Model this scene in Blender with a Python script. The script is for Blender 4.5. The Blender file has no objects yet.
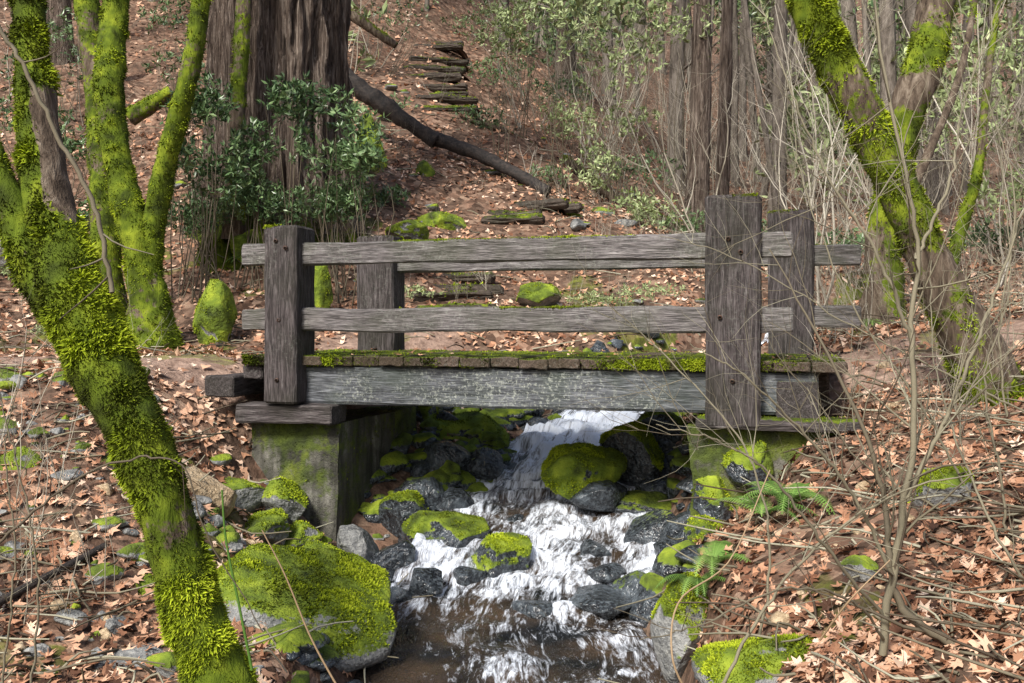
import bpy, math, random
import numpy as np
from mathutils import Matrix, Vector
rng=np.random.default_rng(7); random.seed(7)
D=bpy.data; SC=bpy.context.scene
# ------------------------------------------------------------------ helpers
def S(b,e,d):
    """point from camera pixel column and row, unprojected to depth d"""
    return np.array([(b-512)/1000*d, d, (320-e)/1000*d])
def _h(i,j,k):
    n=(i*73856093)^(j*19349663)^(k*83492791)
    n=n&0x7fffffff; n=((n<<13)^n)&0x7fffffff
    n=(n*((n*n*15731+789221)&0x7fffffff)+1376312589)&0x7fffffff
    return n/float(0x7fffffff)
def vnoise(P):
    P=np.asarray(P,float); I=np.floor(P).astype(np.int64); f=P-I; f=f*f*(3-2*f)
    i,j,k=I[:,0],I[:,1],I[:,2]; x,y,z=f[:,0],f[:,1],f[:,2]
    def L(a,b,t): return a+(b-a)*t
    return L(L(L(_h(i,j,k),_h(i+1,j,k),x),L(_h(i,j+1,k),_h(i+1,j+1,k),x),y),
             L(L(_h(i,j,k+1),_h(i+1,j,k+1),x),L(_h(i,j+1,k+1),_h(i+1,j+1,k+1),x),y),z)*2-1
def fbm(P,sc=1,o=4):
    P=np.asarray(P,float)*sc; a=1;s=0;t=0
    for q in range(o):
        s=s+a*vnoise(P+q*17.3); t+=a; a*=.5; P=P*2.03
    return s/t
def sstep(a,b,x):
    t=np.clip((x-a)/(b-a),0,1); return t*t*(3-2*t)
def nrm(v): return v/np.maximum(np.linalg.norm(v,axis=-1,keepdims=True),1e-9)
def link(ob,parent=None):
    SC.collection.objects.link(ob)
    if parent is not None: ob.parent=parent
    return ob
def group(name):
    e=D.objects.new(name,None); e.empty_display_size=.1; return link(e)
def make(name,V,polys,mat,parent=None,attrs=None,smooth=True,vecattrs=None):
    me=D.meshes.new(name); V=np.asarray(V,np.float32)
    polys=[np.asarray(p,np.int32) for p in polys if len(p)]
    me.vertices.add(len(V)); me.vertices.foreach_set('co',V.ravel())
    li=np.concatenate([p.ravel() for p in polys])
    tot=np.concatenate([np.full(len(p),p.shape[1],np.int32) for p in polys])
    st=np.concatenate([[0],np.cumsum(tot)[:-1]]).astype(np.int32)
    me.loops.add(len(li)); me.loops.foreach_set('vertex_index',li)
    me.polygons.add(len(tot)); me.polygons.foreach_set('loop_start',st)
    try: me.polygons.foreach_set('loop_total',tot)
    except Exception: pass
    me.polygons.foreach_set('use_smooth',np.full(len(tot),smooth))
    me.update(calc_edges=True); me.validate()
    for k,v in (attrs or {}).items():
        a=me.attributes.new(k,'FLOAT','POINT'); a.data.foreach_set('value',np.asarray(v,np.float32).ravel())
    for k,v in (vecattrs or {}).items():
        a=me.attributes.new(k,'FLOAT_VECTOR','POINT'); a.data.foreach_set('vector',np.asarray(v,np.float32).ravel())
    me.materials.append(mat)
    return link(D.objects.new(name,me),parent)
def grid_faces(n,m,wrap=False):
    i=np.arange(n-1)[:,None]; j=np.arange(m if wrap else m-1)[None,:]
    j2=(j+1)%m
    return np.stack([i*m+j,i*m+j2,(i+1)*m+j2,(i+1)*m+j],-1).reshape(-1,4)
def vnormals(V,polys):
    N=np.zeros_like(V)
    for F in polys:
        n=np.cross(V[F[:,1]]-V[F[:,0]],V[F[:,2]]-V[F[:,0]])
        for k in range(F.shape[1]): np.add.at(N,F[:,k],n)
    return nrm(N)
def catmull(P,m):
    P=np.asarray(P,float); Q=np.vstack([2*P[0]-P[1],P,2*P[-1]-P[-2]])
    n=len(P)-1; t=np.linspace(0,n,m); i=np.minimum(t.astype(int),n-1); u=(t-i)[:,None]
    a,b,c,d=Q[i],Q[i+1],Q[i+2],Q[i+3]
    return .5*((2*b)+(-a+c)*u+(2*a-5*b+4*c-d)*u**2+(-a+3*b-3*c+d)*u**3)
def tube(P,R,sides):
    P=np.asarray(P,float); R=np.asarray(R,float); T=nrm(np.gradient(P,axis=0))
    ref=np.array([0,0,1.]) if abs(T[0][2])<.8 else np.array([1.,0,0])
    u=nrm(np.cross(T[0],ref)); U=[]
    for k in range(len(P)):
        u=nrm(u-T[k]*np.dot(u,T[k])); U.append(u)
    U=np.array(U); W=np.cross(T,U)
    a=np.linspace(0,2*np.pi,sides,endpoint=False)
    ring=np.cos(a)[None,:,None]*U[:,None]+np.sin(a)[None,:,None]*W[:,None]
    V=P[:,None]+ring*R[:,None,None]
    return V.reshape(-1,3),ring.reshape(-1,3),grid_faces(len(P),sides,True)
class MB:
    def __init__(s): s.V=[];s.F={};s.A=[];s.n=0
    def add(s,V,F,a=0.5):
        s.V.append(V); s.F.setdefault(F.shape[1],[]).append(F+s.n); s.n+=len(V)
        s.A.append(np.full(len(V),a) if np.isscalar(a) else a)
    def data(s): return np.vstack(s.V),{k:np.vstack(f) for k,f in s.F.items()},np.concatenate(s.A)
    def out(s,name,mat,parent=None,smooth=True,attr='tint'):
        V,F,A=s.data(); return make(name,V,list(F.values()),mat,parent,{attr:A},smooth)
# ------------------------------------------------------------------ nodes
class NT:
    def __init__(s,name):
        s.m=D.materials.new(name); s.m.use_nodes=True; s.t=s.m.node_tree
        s.b=s.t.nodes['Principled BSDF']
    def n(s,ty,**k):
        x=s.t.nodes.new(ty)
        for a,b in k.items(): setattr(x,a,b)
        return x
    def put(s,sock,v):
        if isinstance(v,bpy.types.NodeSocket): s.t.links.new(v,sock)
        elif isinstance(v,(tuple,list)) and len(v)==3 and sock.type=='RGBA': sock.default_value=(*v,1)
        else: sock.default_value=v
    def coord(s,kind='pos',scale=(1,1,1),rot=(0,0,0)):
        o=s.n('ShaderNodeNewGeometry').outputs['Position'] if kind=='pos' else s.n('ShaderNodeTexCoord').outputs['Object']
        mp=s.n('ShaderNodeMapping'); s.put(mp.inputs['Vector'],o); mp.inputs['Scale'].default_value=scale
        mp.inputs['Rotation'].default_value=rot
        return mp.outputs[0]
    def noise(s,vec,scale,detail=4,rough=.55,dist=0):
        x=s.n('ShaderNodeTexNoise'); s.put(x.inputs['Vector'],vec); x.inputs['Scale'].default_value=scale
        x.inputs['Detail'].default_value=detail; x.inputs['Roughness'].default_value=rough; x.inputs['Distortion'].default_value=dist
        return x.outputs['Fac']
    def ramp(s,f,st):
        x=s.n('ShaderNodeValToRGB'); s.put(x.inputs[0],f); e=x.color_ramp.elements
        while len(e)<len(st): e.new(.5)
        for q,(p,c) in zip(e,st):
            q.position=p; q.color=(c,c,c,1) if not isinstance(c,(tuple,list)) else (*c,1)
        return x.outputs[0]
    def mix(s,f,a,b,mode='MIX'):
        x=s.n('ShaderNodeMix',data_type='RGBA',blend_type=mode); s.put(x.inputs[0],f)
        s.put(x.inputs[6],a); s.put(x.inputs[7],b); return x.outputs[2]
    def math(s,op,a,b=0,c=None):
        x=s.n('ShaderNodeMath',operation=op); s.put(x.inputs[0],a); s.put(x.inputs[1],b)
        if c is not None: s.put(x.inputs[2],c)
        return x.outputs[0]
    def attr(s,name,out='Fac'):
        return s.n('ShaderNodeAttribute',attribute_name=name).outputs[out]
    def bump(s,h,st=.5,dist=.02):
        x=s.n('ShaderNodeBump'); x.inputs['Strength'].default_value=st; x.inputs['Distance'].default_value=dist
        s.put(x.inputs['Height'],h); return x.outputs[0]
    def fin(s,col,rough=.85,normal=None,spec=None):
        s.put(s.b.inputs['Base Color'],col); s.put(s.b.inputs['Roughness'],rough)
        if normal is not None: s.put(s.b.inputs['Normal'],normal)
        if spec is not None: s.b.inputs['Specular IOR Level'].default_value=spec
        return s.m
def moss_col(t,vec,k=1.0):
    a=t.noise(vec,4.5,2,.7)
    return t.ramp(a,[(.3,(.035*k,.052*k,.006*k)),(.5,(.12*k,.175*k,.012*k)),(.7,(.28*k,.35*k,.025*k))])
def mat_leaf(name,stops,rough=.6,spec=.3):
    t=NT(name); return t.fin(t.ramp(t.attr('tint'),stops),rough,None,spec)
M_MOSS=mat_leaf('moss_tuft',[(0,(.02,.024,.006)),(.25,(.07,.09,.010)),(.5,(.20,.265,.014)),(.78,(.40,.49,.026)),(1,(.58,.61,.07))],.9,.1)
def mat_rock(name,c0,c1,c2,rough,k=1.0):
    t=NT(name); v=t.coord()
    a=t.noise(v,4,4,.7); b=t.noise(v,34,2,.7)
    c=t.ramp(a,[(.3,c0),(.5,c1),(.68,c2)])
    c=t.mix(t.ramp(b,[(.45,0.),(.68,.6)]),c,(c2[0]*1.4,c2[1]*1.4,c2[2]*1.35))
    m=t.math('ADD',t.attr('moss'),t.math('MULTIPLY',t.math('SUBTRACT',b,.5),.8))
    m=t.ramp(m,[(.42,0.),(.56,1.)])
    c=t.mix(m,c,moss_col(t,v,k))
    r=t.mix(m,(rough,)*3,(.95,)*3)
    return t.fin(c,r,t.bump(t.math('ADD',a,t.math('MULTIPLY',b,.35)),1.,.05))
M_ROCK=mat_rock('river_rock',(.05,.052,.052),(.13,.135,.135),(.27,.275,.27),.6)
M_WET=mat_rock('wet_rock',(.006,.007,.009),(.024,.028,.033),(.10,.12,.14),.18)
M_TAN=mat_rock('tan_rock',(.16,.11,.06),(.34,.25,.15),(.5,.4,.27),.7)
def mat_bark(name,c0,c1,c2,scale=(6,6,1.2),bump=.8,k=1.0,dist=.03,s=3):
    t=NT(name); v=t.coord('pos',scale); w=t.coord()
    a=t.noise(v,s,4,.72,.4)
    c=t.ramp(a,[(.3,c0),(.5,c1),(.72,c2)])
    m=t.math('ADD',t.attr('moss'),t.math('MULTIPLY',t.math('SUBTRACT',t.noise(w,14,3,.75),.5),1.1))
    m=t.ramp(m,[(.44,0.),(.58,1.)])
    c=t.mix(m,c,moss_col(t,w,k))
    return t.fin(c,.9,t.bump(a,bump,dist),.2)
M_BARK=mat_bark('maple_bark',(.025,.018,.013),(.10,.075,.055),(.24,.20,.155),k=.75)
M_REDW=mat_bark('redwood_bark',(.012,.008,.007),(.12,.09,.072),(.38,.32,.27),(9,9,.55),1.,.6,.12)
M_FAR=mat_bark('hazed_far_bark',(.06,.05,.042),(.15,.13,.11),(.27,.24,.21),(4,4,1))  # distance haze put into the colour: bark paled for far trees
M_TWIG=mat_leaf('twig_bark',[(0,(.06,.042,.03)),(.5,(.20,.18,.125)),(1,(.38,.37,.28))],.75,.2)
M_THICK=mat_leaf('hazed_thicket_bark',[(0,(.11,.09,.07)),(.5,(.32,.29,.23)),(1,(.60,.57,.49))],.8,.2)  # grey twig bark, lightened further in colour to imitate background haze
def mat_wood(name,c0,c1,c2,lichen=.4,k=1.):
    t=NT(name); v=t.coord('obj',(1.2,14,14)); w=t.coord(); 
    a=t.noise(v,3.2,5,.72,.6); f=t.noise(t.coord('obj',(3,60,60)),3,1)
    c=t.ramp(a,[(.28,c0),(.5,c1),(.72,c2)])
    c=t.mix(t.ramp(f,[(.35,.7),(.55,0.)]),c,(c0[0]*.4,c0[1]*.4,c0[2]*.4))
    big=t.noise(w,1.7,2); sp=t.noise(w,38,3,.8)
    c=t.mix(t.ramp(t.noise(w,2.6,3,.6),[(.42,0.),(.68,.5)]),c,(c0[0]*1.2,c0[1]*1.5,c0[2]*.9))
    l=t.math('MULTIPLY',t.ramp(sp,[(.52,0.),(.66,1.)]),t.ramp(big,[(.42,0.),(.6,lichen)]))
    c=t.mix(l,c,(.40,.43,.38))
    m=t.math('ADD',t.attr('moss'),t.math('MULTIPLY',t.math('SUBTRACT',t.noise(w,16,3,.75),.5),1.1))
    m=t.ramp(m,[(.48,0.),(.64,1.)])
    c=t.mix(m,c,moss_col(t,w,.7))
    return t.fin(c,.85,t.bump(t.math('ADD',a,t.math('MULTIPLY',f,.5)),1.,.014),.25)
M_POST=mat_wood('post_timber',(.020,.017,.017),(.082,.069,.070),(.21,.19,.19),.14)
M_RAIL=mat_wood('rail_timber',(.055,.050,.050),(.185,.17,.17),(.39,.37,.37),.3)
M_BEAM=mat_wood('beam_timber',(.045,.049,.056),(.135,.145,.16),(.31,.33,.36),.9)
M_DECK=mat_wood('deck_timber',(.035,.024,.018),(.12,.088,.068),(.24,.185,.15),.2)
M_STEP=mat_wood('step_timber',(.02,.016,.013),(.08,.062,.05),(.19,.155,.125),.2)
t=NT('mossy_concrete'); v=t.coord(); a=t.noise(v,2.2,4,.7); st=t.noise(t.coord('pos',(4,4,.6)),2,3)
c=t.ramp(a,[(.32,(.035,.035,.027)),(.55,(.13,.125,.105)),(.72,(.34,.33,.29))])
c=t.mix(t.ramp(st,[(.40,.88),(.62,0.)]),c,(.020,.020,.014))
m=t.ramp(t.math('ADD',t.attr('moss'),t.math('MULTIPLY',t.math('SUBTRACT',t.noise(v,7,4,.75),.5),1.4)),[(.46,0.),(.7,.9)])
c=t.mix(m,c,moss_col(t,v,.5)); M_CONC=t.fin(c,.9,t.bump(t.noise(v,30,3,.8),.8,.03))
# ------------------------------------------------------------------ terrain
CL=np.array([(-.8,-6,-2.6,1.3),(-.3,2,-2.35,1.0),(.03,5.8,-2.16,.8),(.0,6.8,-2.06,.72),(.15,7.6,-1.93,.75),(.35,8.4,-1.76,.75),
 (.5,9.2,-1.60,.7),(.75,10.0,-1.34,.58),(1.1,10.8,-1.08,.52),(1.9,11.8,-.85,.5),(3.2,12.8,-.5,.5),(4.7,13.8,.0,.45),(6.6,15.2,.3,.45),(9.5,18,.6,.4),(14,24,1.4,.4),(20,34,3,.4)])
CD=catmull(CL,700)
CP=[S(*q) for q in [(0,683,5.0),(150,683,5.2),(0,560,6.),(150,560,6.3),(0,470,6.8),(150,470,7.2),(230,520,7.8),(0,410,7.6),(120,400,8.),
 (215,398,8.8),(0,365,9.5),(150,362,10),(250,360,10.3),(330,347,11.5),(0,332,11.8),(100,325,12.5),(200,330,12.5),(330,300,13),(450,318,13),
 (550,312,13.5),(0,250,14.5),(100,235,15),(250,228,15),(380,230,15.5),(450,270,14.5),(540,215,17),(600,228,17),(400,160,19),(480,150,20),
 (440,100,24),(430,50,28),(0,150,19),(100,150,19),(200,100,22),(550,150,22),(600,195,20),(430,-20,33),(0,0,28),(200,-50,32),
 (650,230,20),(700,240,22),(800,250,20),(950,260,16),(1024,250,15),(1024,300,11),(900,305,12),(850,345,9.5),(930,370,8),(1024,380,7),
 (1024,450,6),(900,430,7),(800,440,7.2),(760,520,6.5),(700,600,5.8),(680,683,5.),(800,600,5.2),(900,600,4.8),(1024,600,4.2),(1024,683,3.6),
 (850,683,4.2),(700,160,38),(900,165,38),(700,30,70),(950,30,70),(500,0,50),(300,640,5.8),(340,600,6.8)]]
CP+= [np.array(q,float) for q in [(-1.6,8.3,-1.85),(-2.4,8.2,-1.35),(-2.7,8.9,-.75),(-2.5,9.8,-.42),(-1.5,11,-.5),(2.9,8.6,-.45),(3.3,8.0,-.5),(1.9,7.3,-1.3),
 (-.9,11.3,-.8),(2.2,10,-.7),(3.,10.3,-.3),(1.,2,-1.8),(-3,2,-1.7),(3,1,-1.2),(-6,4,-1.2),(-8,8,-.4),(7,6,.2),(6,3,-.3),(0,-5,-2.0),(-6,-5,-1.5),(7,-5,-.5),
 (-60,0,14),(-60,60,34),(0,95,38),(60,95,34),(60,0,12),(0,-45,-4),(-45,-45,2),(45,-45,4),(-15,10,1.5),(-15,20,5.5),(15,10,1.5),(16,22,2.4),(-30,30,16),(30,30,5)]]
CP=np.array(CP)
def _k(r2): return .5*r2*np.log(r2+1e-9)
def _tps():
    n=len(CP); X=CP[:,:2]; K=_k(((X[:,None]-X[None])**2).sum(-1))+np.eye(n)*.06
    P=np.hstack([np.ones((n,1)),X]); A=np.block([[K,P],[P.T,np.zeros((3,3))]])
    return np.linalg.solve(A,np.concatenate([CP[:,2],np.zeros(3)]))
TW=_tps()
def chan(x,y):
    P=np.stack([x,y],-1); d=np.full(len(x),1e9); idx=np.zeros(len(x),int)
    for s in range(0,len(x),20000):
        q=((P[s:s+20000,None]-CD[None,::2,:2])**2).sum(-1); k=q.argmin(1)
        idx[s:s+20000]=k*2; d[s:s+20000]=np.sqrt(q[np.arange(len(k)),k])
    return d,idx
def G(x,y,full=False):
    x=np.atleast_1d(np.asarray(x,float)); y=np.atleast_1d(np.asarray(y,float))
    r=np.hypot(x,y-20); f=np.minimum(1,75/np.maximum(r,1e-6)); X=x*f; Y=20+(y-20)*f
    z=np.zeros(len(x))
    for s in range(0,len(x),20000):
        q=_k((X[s:s+20000,None]-CP[None,:,0])**2+(Y[s:s+20000,None]-CP[None,:,1])**2)
        z[s:s+20000]=q@TW[:-3]+TW[-3]+TW[-2]*X[s:s+20000]+TW[-1]*Y[s:s+20000]
    P=np.stack([x,y,np.zeros(len(x))],-1)
    amp=sstep(5,25,y)*.28+.08
    z=z+amp*fbm(P,.9,4)+.028*fbm(P,6,3)
    d,i=chan(x,y); hw=CD[i,3]; bed=CD[i,2]-.28+.08*fbm(P,3,2)
    w=sstep(hw*.85,hw+.5,d)
    z2=bed*(1-w)+np.maximum(z,bed)*w
    return (z2,d-hw) if full else z2
xs=np.concatenate([-8-np.geomspace(.08,300,70)[::-1],np.arange(-8,9,.07),9+np.geomspace(.08,300,70)])
ys=np.concatenate([2.5-np.geomspace(.1,200,40)[::-1],np.arange(2.5,18,.07),18+np.geomspace(.08,300,110)])
gx,gy=np.meshgrid(xs,ys); gx=gx.ravel(); gy=gy.ravel()
gz,gd=G(gx,gy,True)
GV=np.stack([gx,gy,gz],-1)
PATH=catmull(np.array([(-12,9.5),(-7,9.6),(-4,9.5),(-2.3,9.6),(-1.8,11),(-1.2,12.3)],float),120)
PATH2=catmull(np.array([(2.7,8.7),(4.,8.4),(6,9),(9,10)],float),50)
def pathd(x,y):
    P=np.stack([x,y],-1); out=np.full(len(x),9.)
    Q=np.vstack([PATH,PATH2])
    for s in range(0,len(x),20000): out[s:s+20000]=np.sqrt(((P[s:s+20000,None]-Q[None])**2).sum(-1).min(1))
    return out
pd=1-sstep(.35,.9,pathd(gx,gy))
mo=(fbm(GV,.8,3)>.25)*.5*(gy<16)+ (1-sstep(0,.5,gd))*.35
wet=1-sstep(-.1,.3,gd)
t=NT('forest_floor'); v=t.coord()
vv=t.n('ShaderNodeTexVoronoi'); t.put(vv.inputs['Vector'],v); vv.inputs['Scale'].default_value=11
cc=t.n('ShaderNodeSeparateColor'); t.put(cc.inputs[0],vv.outputs['Color'])
lf=t.ramp(cc.outputs[0],[(0,(.05,.028,.018)),(.3,(.17,.095,.062)),(.6,(.32,.19,.13)),(.85,(.45,.31,.22)),(1,(.08,.05,.035))])
na=t.noise(v,9,3,.7)
so=t.ramp(na,[(.3,(.022,.014,.010)),(.7,(.13,.085,.06))])
c=t.mix(t.ramp(t.noise(v,1.6,3,.7),[(.38,.85),(.6,.3)]),lf,so)
pc=t.ramp(na,[(.3,(.14,.088,.066)),(.7,(.44,.315,.25))])
c=t.mix(t.math('MULTIPLY',t.attr('path'),.85),c,pc)
c=t.mix(t.ramp(t.math('ADD',t.attr('moss'),t.math('MULTIPLY',na,.4)),[(.55,0.),(.8,.8)]),c,moss_col(t,v,.6))
c=t.mix(t.attr('wet'),c,t.ramp(na,[(.3,(.008,.006,.005)),(.7,(.05,.042,.032))]))
M_GROUND=t.fin(c,.9,t.bump(na,.8,.05),.2)
make('ground',GV,[grid_faces(len(ys),len(xs))],M_GROUND,None,{'path':pd,'moss':mo,'wet':wet})
# ------------------------------------------------------------------ water
s_=catmull(CL,1700); m=84; tt=np.linspace(-1,1,m)
Tn=nrm(np.gradient(s_[:,:2],axis=0)); Nn=np.stack([Tn[:,1],-Tn[:,0]],-1)
L=np.concatenate([[0],np.cumsum(np.linalg.norm(np.diff(s_[:,:3],axis=0),axis=1))])
wx=s_[:,0][:,None]+Nn[:,0][:,None]*tt*(s_[:,3][:,None]+.28); wy=s_[:,1][:,None]+Nn[:,1][:,None]*tt*(s_[:,3][:,None]+.28)
fy=np.interp(s_[:,1],[0,5.5,6.3,7.0,7.7,8.3,8.8,9.3,10,11,14,15,16,40],[.2,.38,.45,.56,.76,.64,.60,.76,.88,.82,.6,.7,.2,.2])[:,None]
FP=np.stack([(tt[None,:]*1.1+0*wy).ravel(),(L[:,None]+0*wx).ravel(),np.zeros(wx.size)],-1)
WP=np.stack([wx.ravel(),wy.ravel(),np.zeros(wx.size)],-1)
lump=fbm(WP,2.6,3); n2=fbm(FP*np.array([7,2.8,1]),1.,3); ridge=1-2*np.abs(fbm(WP+4,4.5,3)); big=fbm(WP+9,1.5,2); fine=fbm(WP,13,3)
foam=np.clip((fy*(1-.15*np.abs(tt))).ravel()+.55*lump,0,1.2)
calm=sstep(-.7,-.0,tt[None,:]+0*wy).ravel(); near=1-sstep(6.4,7.2,wy.ravel())
foam*=1-near*(1-calm)*.95
fc=np.clip(foam,0,1)
terr=L[:,None]/.95+(1.9*big.reshape(wx.shape))+.7*lump.reshape(wx.shape); saw=(terr-np.floor(terr)); stp=(sstep(0,.45,saw)-saw).ravel()
steep=np.interp(wy.ravel(),[7,7.4,8,8.4,9,9.4,11,14,15],[0,.8,.8,.3,.3,1,1,1,.3])
wz=(s_[:,2][:,None]+0*wx).ravel()+(.012+.09*fc)*lump+(.006+.03*fc)*n2+.045*fc*ridge+.014*fc*fine+.08*stp*steep
foam=np.clip(foam+.22*steep*(sstep(0,.1,saw)*(1-sstep(.35,.6,saw))).ravel()-.05*steep,0,1.2)
t=NT('stream_water'); fl=t.attr('flow','Vector')
def fmap(sc):
    mp=t.n('ShaderNodeMapping'); t.put(mp.inputs['Vector'],fl); mp.inputs['Scale'].default_value=sc; return mp.outputs[0]
na=t.noise(fmap((5.6,1.7,1)),1.6,5,.72,1.5); nb=t.noise(fmap((27,9,1)),1.5,2,.7,.8)
ff=t.math('ADD',t.math('MULTIPLY',t.math('SUBTRACT',na,.5),2.7),t.math('MULTIPLY',t.math('SUBTRACT',nb,.5),1.0))
ff=t.math('ADD',ff,t.math('SUBTRACT',t.attr('foam'),.08))
fm=t.ramp(ff,[(.28,0.),(.48,.22),(.70,.58),(.95,1.)])
dk=t.ramp(t.noise(t.coord(),2.5,2),[(.35,(.010,.011,.012)),(.65,(.06,.042,.028))])
c=t.mix(fm,dk,(.78,.85,.96))
M_WATER=t.fin(c,t.ramp(fm,[(0,.04),(1,.5)]),t.bump(t.math('ADD',t.noise(fmap((9,3.6,1)),1.5,3,.6,.5),t.math('MULTIPLY',nb,.4)),.6,.06),.7)
make('stream_water',np.stack([wx.ravel(),wy.ravel(),wz],-1),[grid_faces(len(s_),m)],M_WATER,None,{'foam':foam},vecattrs={'flow':FP})
# ------------------------------------------------------------------ moss tufts
def tufts(name,V,F,w,count,ln,parent,wid=.25,droop=.35,tb=0.):
    T=np.vstack([F[:,[0,1,2]],F[:,[0,2,3]]]) if F.shape[1]==4 else F
    A,B,C=V[T[:,0]],V[T[:,1]],V[T[:,2]]; n=np.cross(B-A,C-A); ar=np.linalg.norm(n,axis=1)
    pw=ar*w[T].mean(1)**2; 
    if pw.sum()<=0: return
    k=rng.choice(len(T),count,p=pw/pw.sum()); r1=np.sqrt(rng.random((count,1))); r2=rng.random((count,1))
    P=A[k]*(1-r1)+B[k]*r1*(1-r2)+C[k]*r1*r2; N=nrm(n[k])
    d=nrm(N+rng.normal(0,.6,(count,3))-np.array([0,0,droop])); side=nrm(np.cross(d,rng.normal(0,1,(count,3))))
    cl=fbm(P,9,2); l=(ln*(.45+.8*rng.random((count,1))))*(1+1.2*cl[:,None]).clip(.2); P=P-N*ln*.15
    Vt=np.stack([P-side*l*wid,P+side*l*wid,P+d*l],1).reshape(-1,3)
    tn=np.clip(.45+.75*fbm(P,2.2,3)+.5*cl+rng.normal(0,.12,count)+.16*N[:,2]+tb,0,1)
    tint=np.stack([tn*.3,tn*.3,tn],1).ravel()
    make(name,Vt,[np.arange(count*3).reshape(-1,3)],M_MOSS,parent,{'tint':tint})
# ------------------------------------------------------------------ rocks
def ico(sub):
    import bmesh
    bm=bmesh.new(); bmesh.ops.create_icosphere(bm,subdivisions=sub,radius=1)
    V=np.array([v.co[:] for v in bm.verts]); F=np.array([[v.index for v in f.verts] for f in bm.faces]); bm.free(); return V,F
ICO={k:ico(k) for k in (2,3,5)}
def rockshape(sub,seed,ang=.8,rough=.10):
    r=np.random.default_rng(seed); V,F=ICO[sub]; V=V.copy()
    for q in range(14):
        n=nrm(r.normal(0,1,3)); d=r.uniform(ang*.62,ang*1.05); e=V@n-d; V-=np.where(e>0,e,0)[:,None]*n*.9
    V*=(1+rough*fbm(V+seed*3.1,1.4,4))[:,None]
    if sub==5: V+=nrm(V)*(.045*fbm(V+seed,4.5,4))[:,None]
    return V*1.12,F
def rock(name,b,e,d,wpx,hpx,mat,moss=0.,seed=0,deep=.9,sub=5,tuft=0,rz=None,ang=.8):
    c=S(b,e,d); sx=wpx/2000*d*1.12; sz=hpx/2000*d*1.2; sy=sx*deep
    c[1]+=sy*.3
    V,F=rockshape(sub,seed+11,ang); a=rng.uniform(-.5,.5) if rz is None else rz
    V=V*np.array([sx,sy,sz]); V=V@np.array([[math.cos(a),math.sin(a),0],[-math.sin(a),math.cos(a),0],[0,0,1]])+c
    N=vnormals(V,[F]); mm=np.clip(sstep(-.15,.75,N[:,2]+.65*fbm(V+seed,1.3/max(sx,.15)**.7,4)-(1-moss)*.5)*(moss+.35),0,1)
    if moss>=.9: mm=np.maximum(mm,.8*(N[:,2]+.7*fbm(V,5,3)>-.5))
    if moss<.15: mm*=0
    V=V+N*(mm*.012)[:,None]
    o=make(name,V,[F],mat,None,{'moss':mm})
    if tuft: 
        g=group(name); o.name='stone'; o.parent=g; tufts('moss',V,F,np.where(mm>.5,mm,0),int(tuft*.8),.013+.006*min(sx,1),g,.4,.1,.12)
    return o
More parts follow.
